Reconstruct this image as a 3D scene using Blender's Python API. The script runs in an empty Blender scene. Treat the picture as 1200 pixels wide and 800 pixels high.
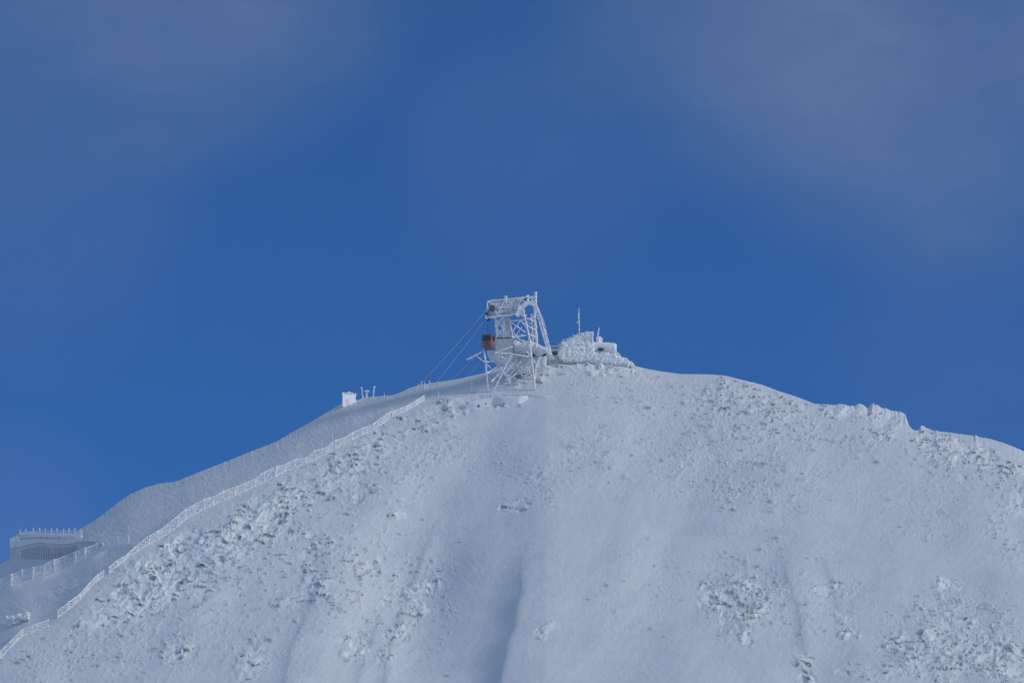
import bpy, math, random
import numpy as np
from mathutils import Vector
random.seed(7); rng = np.random.default_rng(11)
C = bpy.context.scene.collection
HAZE = 0.00004
PITCH = math.radians(12.0); F = 1200*200/36.0
CAM = np.array([0.0, -2000.0, 1.7])
FW = np.array([0, math.cos(PITCH), math.sin(PITCH)]); UP = np.array([0, -math.sin(PITCH), math.cos(PITCH)])

def ray(px, py):
    px = np.asarray(px, float)[..., None]; py = np.asarray(py, float)[..., None]
    return FW + (px-600)/F*np.array([1., 0, 0]) + (400-py)/F*UP

def AT(px, py, y):                       # point seen at (px, py) that has world depth y
    r = ray(px, py); return CAM + r*((y-CAM[1])/r[..., 1:2])

# ------------------------------------------------------------------ materials
def mat(name, col, rough=0.7, var=0.15, scale=3.0, bump=0.0, bscale=8.0, col2=None, spec=0.3, metal=0.0, thr=None):
    m = bpy.data.materials.new(name); m.use_nodes = True
    nt = m.node_tree; b = nt.nodes['Principled BSDF']
    b.inputs['Roughness'].default_value = rough; b.inputs['Metallic'].default_value = metal
    b.inputs['Specular IOR Level'].default_value = spec
    tc = nt.nodes.new('ShaderNodeTexCoord')
    n = nt.nodes.new('ShaderNodeTexNoise'); n.inputs['Scale'].default_value = scale; n.inputs['Detail'].default_value = 6
    nt.links.new(tc.outputs['Object'], n.inputs['Vector'])
    r = nt.nodes.new('ShaderNodeValToRGB')
    c2 = col2 if col2 else tuple(c*(1-var) for c in col)
    lo, hi = thr if thr else (0.3, 0.7)
    r.color_ramp.elements[0].position = lo; r.color_ramp.elements[1].position = hi
    r.color_ramp.elements[0].color = (*c2, 1); r.color_ramp.elements[1].color = (*col, 1)
    nt.links.new(n.outputs['Fac'], r.inputs['Fac']); nt.links.new(r.outputs['Color'], b.inputs['Base Color'])
    if bump:
        n2 = nt.nodes.new('ShaderNodeTexNoise'); n2.inputs['Scale'].default_value = bscale; n2.inputs['Detail'].default_value = 5
        bp = nt.nodes.new('ShaderNodeBump'); bp.inputs['Strength'].default_value = bump; bp.inputs['Distance'].default_value = 0.3
        nt.links.new(tc.outputs['Object'], n2.inputs['Vector'])
        nt.links.new(n2.outputs['Fac'], bp.inputs['Height']); nt.links.new(bp.outputs['Normal'], b.inputs['Normal'])
    return m
RIME = mat('rime', (0.92, 0.925, 0.93), 0.75, scale=1.6, col2=(0.74, 0.755, 0.77), bump=0.3, bscale=2.5)
RIMEDARK = mat('rimed_steel', (0.72, 0.73, 0.75), 0.75, scale=1.1, col2=(0.2, 0.21, 0.22), bump=0.15, bscale=2.5, thr=(0.28, 0.42))
SNOWM = mat('packed_snow', (0.80, 0.81, 0.83), 0.7, 0.08, scale=0.4, bump=0.3, bscale=1.2)
CONC = mat('frosted_concrete', (0.66, 0.67, 0.69), 0.8, scale=0.9, col2=(0.52, 0.53, 0.55), bump=0.2)
STEEL = mat('dark_steel', (0.10, 0.10, 0.11), 0.5, 0.4)
DARK = mat('dark_opening', (0.02, 0.022, 0.025), 0.5, 0.3)
ORANGE = mat('orange_red_paint', (0.46, 0.115, 0.07), 0.35, 0.25, scale=1.5, spec=0.5)
GLASS = mat('tinted_glass', (0.012, 0.014, 0.018), 0.08, 0.2, spec=0.5)
GREYP = mat('grey_paint', (0.14, 0.145, 0.14), 0.5, 0.25)
WHITE = mat('fresh_white_rime', (0.90, 0.90, 0.90), 0.8, 0.06, bump=0.3, bscale=3)
ROPE = mat('rimed_rope', (0.80, 0.81, 0.82), 0.5, 0.1)

# ------------------------------------------------------------------ noise on the image-like grid of the mountain
_G = {}
def gnoise(x, y, seed):
    if seed not in _G:
        a = np.random.default_rng(seed).uniform(0, 2*np.pi, (256, 256)); _G[seed] = (np.cos(a), np.sin(a))
    gx, gy = _G[seed]
    xi = np.floor(x).astype(int); yi = np.floor(y).astype(int); fx = x-xi; fy = y-yi
    u = fx*fx*fx*(fx*(fx*6-15)+10); v = fy*fy*fy*(fy*(fy*6-15)+10)
    def d(ix, iy, ax, ay):
        a, b = (xi+ix) % 256, (yi+iy) % 256
        return gx[a, b]*ax+gy[a, b]*ay
    return 1.5*((d(0,0,fx,fy)*(1-u)+d(1,0,fx-1,fy)*u)*(1-v)+(d(0,1,fx,fy-1)*(1-u)+d(1,1,fx-1,fy-1)*u)*v)
def fbm(x, y, seed, o=4, gain=0.5):
    s = 0; a = 1
    for k in range(o): s = s+a*gnoise(x*2**k+17.3*k, y*2**k+9.1*k, seed+k); a *= gain
    return s
def ridged(x, y, seed, o=4, gain=0.55):
    s = 0; a = 1
    for k in range(o): s = s+a*(1-2*np.abs(gnoise(x*2**k+7.7*k, y*2**k+3.3*k, seed+k))); a *= gain
    return s
def sstep(a, b, x):
    t = np.clip((x-a)/(b-a), 0, 1); return t*t*(3-2*t)

# ------------------------------------------------------------------ the mountain
SKY = [(-2400,2000),(-700,1100),(-120,730),(0,661),(13,653),(30,641),(60,632),(88,623),(96,618),(112,609),(128,597),(140,587),(154,578),(170,571),(186,566.5),(206,564),
 (233,553),(262.5,541.5),(296,528),(323,517.5),(348,503),(369,491.5),(387.5,480),(401,472.5),(417.5,469),(428,465.5),(459.5,463),(470,459.5),(480,454.5),
 (491,451.5),(510,447.8),(530,445),(541,443),(556,439.5),(567.5,437),(580,432),(590,428),(604,424),(625,420),(643,419),(655,413),(670,407),(690,404),(706,407),
 (722,416),(728.5,420),(740,425),(744,429),(760,432.5),(775,435),(797.5,438),(830,438.5),(850,440),(870,445),(892.5,450.5),(912.5,458),(932.5,464.5),
 (955,473),(972.5,474),(1007.5,476),(1020,478),(1040,482),(1052,485),(1061,489),(1066,500),(1072.5,504.5),(1081,502),(1090,504),(1112.5,506.5),(1137.5,510),(1162.5,514.5),
 (1182.5,521),(1200,528.5),(1320,582),(2000,930),(4200,2100)]
skx = np.array([p[0] for p in SKY], float); sky_ = np.array([p[1] for p in SKY], float)
FEN = [(0,771),(26,745),(56,734),(81,713),(94,702),(103,691),(114,680),(128,671),(148,655),(161,646),(174,638),(185,633),(208,617),(218,608),(228,602.5),(239,597),(250,592),
 (262,586.5),(275,581),(287,575.5),(299,570),(310,565),(323,559),(333,553),(346,548),(358,543.5),(369,538.5),(381,532.5),(392,526.5),(402,521),(413,515),(425,510),(437,504.5),(448,496.5),
 (459,489),(468,485),(476,481.5),(488,474.5),(497,469)]
fx_ = np.array([-400]+[p[0] for p in FEN]+[540, 580, 640], float); fy_ = np.array([1130]+[p[1] for p in FEN]+[455, 440, 425], float)
STEP = 0.8
fine = np.arange(-40, 1240.01, STEP)
ext = np.cumsum(STEP*1.12**np.arange(1, 52))
cols = np.concatenate([(-40-ext)[::-1], fine, 1240+ext]); NC = len(cols)
sk = np.interp(cols, skx, sky_)
ker = np.exp(-0.5*(np.arange(-3, 4)/1.3)**2); ker /= ker.sum()
sk2 = np.convolve(np.pad(sk, 3, mode='edge'), ker, 'valid'); sk = np.where((cols > -39) & (cols < 1239), sk2, sk)
fen = np.interp(cols, fx_, fy_)
k9 = np.exp(-0.5*(np.arange(-40, 41)/14.0)**2); k9 /= k9.sum()
fen = np.where((cols > -39) & (cols < 1239), np.convolve(np.pad(fen, 40, mode='edge'), k9, 'valid'), fen)
NR = 520
v = np.linspace(0, 1, NR)**1.15
bot = np.maximum(850, sk+60)
PX = np.broadcast_to(cols, (NR, NC)).copy()
PY = sk+v[:, None]*(bot-sk)
T = PY-sk
# depth of each point: a steep face, rounded over at the crest, and a gentler flank falling away to the left behind the snow fence
kk = np.exp(-0.5*(np.arange(-90, 91)/32.0)**2); kk /= kk.sum()
sm = np.where((cols > -39) & (cols < 1239), np.convolve(np.pad(sk, 90, mode='edge'), kk, 'valid'), sk)
TS = np.maximum(PY-sm, -8)
D = 2040-0.62*(PY-440)+0.02*np.abs(PX-640)+20*np.exp(-TS/15)
zz_ = (fen-PY)/4.0
D += 0.54*4.0*np.where(zz_ > 20, zz_, np.log1p(np.exp(np.minimum(zz_, 20))))*sstep(600, 470, PX)
back = sstep(4, -10, PY-fen)*sstep(560, 480, PX)
# large forms: bowls, ribs and gullies (metres of depth)
D += 14*np.exp(-((PX-498-.12*(700-PY))/72)**2-((PY-720)/150)**2)
D += 2.2*np.exp(-((PX-575)/50)**2-((PY-560)/34)**2)
D += 3.0*fbm(PX/130+3+.3*PY/130, PY/150, 21, 2)*sstep(10, 70, T)*(1-back)
D += 0.34*fbm((PX+.6*PY)/44, (PY-.3*PX)/60, 31, 4)*sstep(8, 50, T)*(1-0.6*back)
D += 0.9*fbm(PX/60, PY/60, 33, 3)*back
def rib(pts, A, soft=12, wide=110, fade=(0, 40), side=-1):
    global D
    ys = np.array([p[1] for p in pts], float); xs = np.array([p[0] for p in pts], float)
    o = np.argsort(ys); xc = np.interp(PY, ys[o], xs[o])
    xc = xc+2.0*gnoise(PY/22, PX*0+A, 91)
    u = (PX-xc)*(-side); uu = np.maximum(-u, 0)
    H = sstep(ys.min(), ys.min()+fade[1], PY)*sstep(ys.max()+fade[0]+1, ys.max()-1, PY)
    D += A*H*np.where(u < 0, (1-np.exp(-uu/soft))*np.exp(-uu/wide), -0.40*np.exp(-u/30)*(1-np.exp(-u/5)))
rib([(608,630),(609,660),(608,690),(602,712),(598,735),(590,762),(582,800),(572,850)], 7.6, 24, 110, (500, 90))
rib([(905,630),(916,655),(927,688),(937,725),(944,772),(948,850)], 2.2, 12, 40, (500, 50))
rib([(958,640),(966,655),(977,690),(982,712)], 1.6, 8, 30, (14, 30))
rib([(512,600),(498,640),(478,690),(455,760),(440,850)], 5.0, 26, 60, (500, 70))
rib([(462,690),(440,735),(420,790),(410,850)], 3.6, 18, 40, (500, 60))
rib([(386,640),(372,690),(340,760),(320,850)], 3.2, 18, 45, (500, 60))
# a bench cut below the pylon
P = CAM+ray(PX, PY)*D[..., None]

def field(ells, wx=9, wy=6, soft=(1.5, 0.2)):
    qx = PX+wx*gnoise(PX/26, PY/26, 51)+4*gnoise(PX/9, PY/9, 52); qy = PY+wy*gnoise(PX/24+9, PY/24, 53)+3*gnoise(PX/8+5, PY/8, 54)
    M = np.zeros_like(PX)
    for (cx, cy, rx, ry, s, *a) in ells:
        a = math.radians(a[0]) if a else 0
        dx, dy = qx-cx, qy-cy
        if abs(a) > 0: dx, dy = dx*math.cos(a)+dy*math.sin(a), -dx*math.sin(a)+dy*math.cos(a)
        q = (dx/rx)**2+(dy/ry)**2
        M = np.maximum(M, s*sstep(soft[0], soft[1], q))
    return M
CRAG = field([(120,722,36,18,.75,-30),(168,690,48,36,1,-25),(215,655,48,34,1,-30),(262,640,40,24,.9,-25),(300,610,46,28,1,-28),(345,582,44,20,.7,-28),(395,556,42,24,.75,-28),(440,522,42,22,.7,-28),
  (462,500,28,12,.5,-25),(235,690,16,24,.7,25),(210,762,24,14,.8,-30),(290,775,16,26,.7,20),(352,627,17,6,.9),(372,645,24,10,.6,-25),(362,660,10,26,.6,15),(372,690,26,15,.8,-25),(340,705,18,10,.5),
  (437,658,16,7,.8),(445,672,8,8,.6),(425,580,22,8,.8,-18),(463,606,10,6,.8),(492,690,26,10,.75,-25),(488,712,9,12,.9),(462,742,16,16,.8),(415,752,18,12,.7),(418,765,16,9,.8),(460,705,10,9,.6),(455,770,8,14,.5),
  (607,591,12,8,1),(595,594,12,5,.7),(640,736,13,7,.8,-30),(633,745,7,5,.6),
  (880,470,70,22,.55,15),(830,470,34,18,.4),(915,478,36,16,.5),(1000,482,44,11,.8,5),(1045,492,22,11,.9),(1030,512,20,6,.6),(1090,520,26,16,.6,20),(1130,530,44,18,.9,15),(1150,545,14,8,.9),(1185,550,26,8,.7),(1125,558,8,5,.6),(1192,590,18,20,.7),
  (872,705,40,26,.9,25),(834,702,10,20,.9,-10),(848,728,8,9,.8),(872,748,9,9,.9),(968,690,14,6,.7,-35),(988,722,9,9,.6),(995,745,10,7,.8),
  (1105,686,17,8,1,-10),(1048,752,17,10,.9,-15),(1096,742,14,14,.8),(1126,730,26,10,.7,10),(1100,775,62,26,.6),(1160,765,30,30,.8),(1185,775,26,30,.9),(940,772,8,16,.9),(945,798,10,14,1),(990,785,9,7,.7),(1035,790,30,14,.6),
  (14,732,20,4,.9,-8),(700,427,50,13,1,5),(668,424,24,8,.8),(625,437,30,8,.7),(740,428,14,4,.7,20),(660,430,30,10,.5),(606,446,18,10,.5),(520,478,32,5,.8,-8),(543,483,18,6,.9,-14),(500,492,22,14,.5,-20),(575,476,26,4,.6,-15),(75,690,40,8,.25,-20)])
RUB = field([(300,545,220,45,.5,-28),(150,600,80,30,.3,-30),(450,475,70,14,.4,-20),(770,500,90,46,.6),(690,525,50,30,.8,-35),(640,570,30,16,.9,-35),(850,540,110,58,.9),(740,560,60,30,.55),(930,560,90,60,.55),(880,490,90,40,1,12),(1000,520,70,30,.6),(1090,600,60,50,.35),
  (745,690,80,70,.35),(880,640,60,40,.5),(880,700,60,50,.9),(1120,740,90,60,.9),(440,640,110,110,.35),(500,690,50,40,.7,-25),(400,690,70,80,.45),(300,640,120,60,.5,-25),(60,770,70,30,.9),(130,760,60,26,.9),(230,750,80,40,.4),(420,540,80,40,.7,-28),
  (510,530,50,30,.7),(560,545,60,40,.35),(655,445,60,22,.6),(720,455,70,24,.8),(800,455,70,20,.5),(1150,560,60,40,.5),(310,770,80,40,.4),(90,690,60,14,.5,-25),(550,470,70,8,.6),(960,700,60,60,.45),(605,455,50,14,.5)], 16, 12)
HID = np.clip(np.maximum(CRAG, RUB*0.8), 0, 1)
# crag relief along the slope's normal
NRM = np.array([0.05, -0.60, 0.80]); NRM /= np.linalg.norm(NRM)
wxx = PX+3*gnoise(PX/12, PY/12, 61); wyy = PY+2.5*gnoise(PX/12, PY/12, 62)
wx2 = PX+7*gnoise(PX/30, PY/24, 63)+2.5*gnoise(PX/10, PY/8, 61); wy2 = PY+6*gnoise(PX/26, PY/26, 64)+2*gnoise(PX/9, PY/9, 62)
fl = wx2+0.55*wy2*sstep(620, 420, PX)                       # on the left spur the broken bands run down to the left
rel = np.zeros_like(PX); a_ = 1.0; sc = 46.0
for o_ in range(5):
    rel += a_*(0.55*(1-2*np.abs(gnoise(fl/sc+o_*5.3, wy2/(sc*.62)+o_*2.9, 170+o_)))+0.6*gnoise(fl/(sc*.8)+3, wy2/(sc*.5), 180+o_)); a_ *= 0.58; sc *= 0.5
h = CRAG*(1.0*rel-0.55)
ph = (wyy+0.14*wxx+6*gnoise(wxx/40, wyy/30, 83)+1.5*gnoise(wxx/9, wyy/30, 84))/7.6
fr = ph-np.floor(ph); row = np.floor(ph)
lam = np.clip(gnoise(wxx/13+row*5.31, row*3.77, 85)+0.12, 0, 1)*1.5           # each ledge comes and goes along its length
led = np.where(fr < 0.78, fr/0.78, (1-fr)/0.22)*lam
h += 1.1*CRAG*led*sstep(-.5, .3, gnoise(PX/30, PY/22, 109))
ledrock = np.clip(sstep(0.62, 0.80, fr)*sstep(1.02, 0.93, fr)*sstep(.04, .32, lam*sstep(.08, .5, CRAG)), 0, 1)*sstep(-.35, .35, gnoise(PX/3, PY/2.5, 86))*sstep(-.55, .2, gnoise(PX/30, PY/22, 109))
h += RUB*(0.10*gnoise(PX/8, PY/5.5, 87)+0.085*gnoise(PX/3.6, PY/2.6, 88))*(0.4+0.9*sstep(-.2, .4, gnoise(PX/18, PY/14, 89)))
h += (0.03+0.05*RUB)*gnoise(PX/2.6+PY*0.1, PY/3.2, 90)+0.03*gnoise(PX/9+PY/10, PY/11, 92)
# scattered stones poking out
rockadd = np.zeros_like(PX)
NST = 7000; cnt = 0
dens = np.clip(RUB+0.03, 0, 1)**2*sstep(-.25, .5, gnoise(PX/20, PY/15, 151))
while cnt < NST:
    x0, y0 = rng.uniform(0, 1200), rng.uniform(430, 830)
    j = int((x0-cols[0])/1e9)+int(np.searchsorted(cols, x0)); j = min(j, NC-1)
    if y0 < sk[j]+4: cnt += 0.05; continue
    i = int(np.searchsorted(PY[:, j], y0))
    if i >= NR-1: continue
    if rng.uniform() > dens[i, j] or back[i, j] > .4: cnt += 0.05; continue
    r = 0.48+0.6*rng.pareto(2.8); r = min(r, 2.8); el = rng.uniform(1.1, 3.0)
    k = int(r*3/STEP)+2; sl = (slice(max(i-2*k, 0), i+2*k), slice(max(j-2*k, 0), j+2*k))
    q = ((PX[sl]-x0)/(r*el))**2+((PY[sl]-y0)/r)**2
    h[sl] += 0.08*r*np.exp(-q*1.2)
    qq = ((PX[sl]-x0+0.25*r)/(r*el*.75))**2+((PY[sl]-y0-0.35*r)/(r*.7))**2
    rockadd[sl] = np.maximum(rockadd[sl], rng.uniform(.25, .95)*np.exp(-qq*1.5))
    cnt += 1
LED2 = field([(330,640,120,70,.8,-25),(430,690,80,100,.9,-20),(300,720,90,60,.6,-20),(455,560,60,50,.7,-30),(500,520,50,40,.6,-30),(500,720,40,60,.5),(380,560,80,30,.8,-28),(200,700,90,60,.7,-28),
  (640,560,40,40,.6,-35),(700,520,50,40,.5),(880,490,110,40,.9,10),(860,560,110,50,.6),(780,470,60,30,.5),(1000,505,60,24,.8,8),(1120,540,90,26,.9,12),(1090,600,100,50,.4),(870,700,60,46,.8),(1110,750,90,60,.9),(980,720,50,50,.5),(1185,600,40,60,.8),(720,430,50,14,.8),(150,770,130,40,.5)], 14, 10)
w2x = PX+4*gnoise(PX/15, PY/12, 141); w2y = PY+3*gnoise(PX/14, PY/11, 142)
ph2 = (w2y+.22*w2x+5*gnoise(PX/50, PY/34, 143))/4.2; row2 = np.floor(ph2); fr2 = ph2-row2
lam2 = sstep(.08, .55, gnoise(w2x/8.5+row2*7.13, row2*2.37, 144)+.35*gnoise(PX/40, PY/30, 145))*LED2
h += 0.42*lam2*np.where(fr2 < .72, fr2/.72, (1-fr2)/.28)
ledrock = np.maximum(ledrock, .8*sstep(.58, .78, fr2)*sstep(1.03, .92, fr2)*sstep(.25, .8, lam2)*sstep(-.3, .4, gnoise(PX/2.8, PY/2.2, 146)+.4*gnoise(PX/22, PY/16, 147)))
HID = np.maximum(HID, LED2)
# wind-packed ripples, and the bank of snow under the upper fence
h += 0.045*gnoise((PX+1.2*PY)/15, (PY-.7*PX)/4.6, 148)*sstep(.7, .2, CRAG)*(.4+.6*sstep(-.2, .4, gnoise(PX/60, PY/50, 149)))
ub = np.interp(PX, [1,26,51,75.5,100,126,150,200], [693,682,675.5,665.5,655,644,637.5,628]); h += 1.1*np.exp(-((PY-ub-2.5)/2.0)**2)*sstep(185, 150, PX)
lp = np.interp(PX, [500, 520, 545, 560, 600, 625, 650], [474, 470.5, 467, 464.5, 463.5, 464, 466]); h += 0.75*np.exp(-((PY-lp)/1.6)**2)*sstep(498, 515, PX)*sstep(655, 630, PX)
h *= sstep(-0.5, 6, T)*0.8+0.2
h = np.where((PX < -38) | (PX > 1238), 0, h)
P = P+h[..., None]*NRM
# rime-crusted crags standing up on the right-hand skyline: raise the crest itself
spk = np.zeros(NC)
for cx, wd, A in [(1008,5,1.0),(1025,6,1.8),(1036,6,1.0),(1048,7,.8),(1058,5,1.2),(1081,3.5,1.2),(1088,3,.5),(1144,2,.5),(986,6,.4),(724,4,1.4),(733,4,.9),(741,2,.9),(714,5,.6)]:
    spk += A*np.exp(-((cols-cx)/wd)**4)
spk += 0.22*np.clip(gnoise(cols/4, cols*0, 97)+gnoise(cols/1.9, cols*0, 98)*.8, -.2, 1.5)*(sstep(960, 1000, cols)+0.9*sstep(700, 715, cols)*sstep(760, 744, cols)+.25+.5*sstep(85, 110, cols)*sstep(565, 520, cols))*sstep(-30, 0, cols)*sstep(1230, 1210, cols)
P[..., 2] += spk*np.exp(-T/6.5)
# normals -> where snow cannot hold
du = np.gradient(P, axis=1); dv = np.gradient(P, axis=0)
N = np.cross(dv, du); N /= np.linalg.norm(N, axis=2, keepdims=True)+1e-9
N *= np.sign(N[..., 2:3]*0.8-N[..., 1:2]*0.6)
steep = sstep(0.60, 0.30, N[..., 2])
rock = np.clip(steep*HID*sstep(-.65, .25, gnoise(PX/10, PY/8, 101)+.6*gnoise(PX/3, PY/2.5, 102)), 0, 1)
rock = np.clip(np.maximum(np.maximum(rock*0.95, np.minimum(ledrock*1.25, 1)), rockadd), 0, 1)
rimev = np.clip(sstep(.25, .95, CRAG)*sstep(.1, 1.1, rel+.6*gnoise(PX/26, PY/20, 104)+.5*gnoise(PX/4, PY/3, 105)+.2), 0, 1)
# skirts: down to the valley in front, down the far side behind
rows = [P]; rk = [rock]; rm = [rimev]
front = []; Q = P[-1].copy(); st = 2.0; sl = 0.75
for k in range(46):
    st *= 1.10; sl = max(0.12, sl*0.955); Q = Q+np.array([0, -st, -st*sl]); Q[:, 2] = np.maximum(Q[:, 2], -6); front.append(Q.copy())
bk = []; Q0 = P[0]; s = 0
for k in range(44):
    s += 0.5*1.13**k; q = Q0.copy(); q[:, 1] += s; q[:, 2] = np.maximum(-6, q[:, 2]-0.16*s-0.5*max(0, s-6)*(1-math.exp(-s/60.))); bk.append(q)
ALL = np.concatenate([np.array(bk[::-1]), P, np.array(front)])
pad = lambda a: np.concatenate([np.zeros((len(bk), NC)), a, np.zeros((len(front), NC))])
ROCK, RIM = pad(rock), pad(rimev)
def grid_mesh(name, A, attrs):
    nr, nc = A.shape[:2]; me = bpy.data.meshes.new(name)
    idx = np.arange(nr*nc).reshape(nr, nc)
    q = np.stack([idx[:-1, :-1], idx[1:, :-1], idx[1:, 1:], idx[:-1, 1:]], -1).reshape(-1, 4)
    me.vertices.add(nr*nc); me.vertices.foreach_set('co', A.reshape(-1).astype(np.float32))
    me.loops.add(q.size); me.loops.foreach_set('vertex_index', q.reshape(-1).astype(np.int32))
    me.polygons.add(len(q)); me.polygons.foreach_set('loop_start', (np.arange(len(q))*4).astype(np.int32))
    me.polygons.foreach_set('use_smooth', np.ones(len(q), bool))
    for k, a in attrs.items():
        t = me.attributes.new(k, 'FLOAT', 'POINT'); t.data.foreach_set('value', a.reshape(-1).astype(np.float32))
    me.update(); me.validate(); return me
def snow_material():
    m = bpy.data.materials.new('mountain_snow_and_rock'); m.use_nodes = True; nt = m.node_tree; L = nt.links; b = nt.nodes['Principled BSDF']
    b.inputs['Roughness'].default_value = 0.65; b.inputs['Specular IOR Level'].default_value = 0.25
    tc = nt.nodes.new('ShaderNodeTexCoord')
    def noise(sc, det=5, ro=.55):
        n = nt.nodes.new('ShaderNodeTexNoise'); n.inputs['Scale'].default_value = sc; n.inputs['Detail'].default_value = det; n.inputs['Roughness'].default_value = ro
        L.new(tc.outputs['Object'], n.inputs['Vector']); return n.outputs['Fac']
    def ramp(f, a, ca, bb, cb):
        r = nt.nodes.new('ShaderNodeValToRGB'); r.color_ramp.elements[0].position = a; r.color_ramp.elements[0].color = (*ca, 1)
        r.color_ramp.elements[1].position = bb; r.color_ramp.elements[1].color = (*cb, 1); L.new(f, r.inputs['Fac']); return r.outputs['Color']
    def mix(f, a, c):
        x = nt.nodes.new('ShaderNodeMix'); x.data_type = 'RGBA'; L.new(f, x.inputs['Factor']); L.new(a, x.inputs['A']); L.new(c, x.inputs['B']); return x.outputs['Result']
    def attr(k):
        a = nt.nodes.new('ShaderNodeAttribute'); a.attribute_name = k; return a.outputs['Fac']
    def math_(op, a, c):
        x = nt.nodes.new('ShaderNodeMath'); x.operation = op; x.use_clamp = True
        for i, s in enumerate((a, c)):
            if isinstance(s, float): x.inputs[i].default_value = s
            else: L.new(s, x.inputs[i])
        return x.outputs[0]
    snow = ramp(noise(0.09, 8, .65), .3, (0.655, 0.675, 0.70), .7, (0.735, 0.75, 0.77))
    rime = ramp(noise(0.8, 5), .35, (0.76, 0.77, 0.77), .65, (0.88, 0.885, 0.885))
    stone = ramp(noise(0.7, 6, .65), .35, (0.055, 0.06, 0.07), .68, (0.19, 0.195, 0.20))
    c = mix(attr('rime'), snow, rime)
    grit = ramp(noise(1.6, 4, .6), .42, (0, 0, 0), .62, (1, 1, 1))
    rf = math_('MULTIPLY', attr('rock'), math_('ADD', grit, 0.45))
    c = mix(rf, c, stone)
    L.new(c, b.inputs['Base Color'])
    add = math_('ADD', math_('MULTIPLY', noise(0.5, 6, .65), .6), math_('MULTIPLY', noise(2.2, 3, .6), .4))
    bp = nt.nodes.new('ShaderNodeBump'); bp.inputs['Strength'].default_value = 0.2; bp.inputs['Distance'].default_value = 0.5
    L.new(add, bp.inputs['Height']); L.new(bp.outputs['Normal'], b.inputs['Normal'])
    return m
me = grid_mesh('mountain', ALL, {'rock': ROCK, 'rime': RIM}); SM = snow_material(); me.materials.append(SM)
ob = bpy.data.objects.new('mountain', me); C.objects.link(ob); ob['kind'] = 'structure'
gme = bpy.data.meshes.new('ground'); S = 9000.0
gme.from_pydata([(-S, -S, 0), (S, -S, 0), (S, S, 0), (-S, S, 0)], [], [(0, 1, 2, 3)]); gme.materials.append(SNOWM)
ob = bpy.data.objects.new('ground', gme); C.objects.link(ob); ob['kind'] = 'structure'

def terr(px, py):                        # the mountain's surface at a point of its face
    j = np.interp(px, cols, np.arange(NC)); j0 = int(j); a = j-j0
    py = max(py, np.interp(px, cols, sk)+0.3)
    def colpt(j):
        i = np.interp(py, PY[:, j], np.arange(NR)); i0 = min(int(i), NR-2); b = i-i0
        return P[i0, j]*(1-b)+P[i0+1, j]*b
    return colpt(j0)*(1-a)+colpt(min(j0+1, NC-1))*a
def TY(px, py): return float(terr(px, py)[1])

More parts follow.
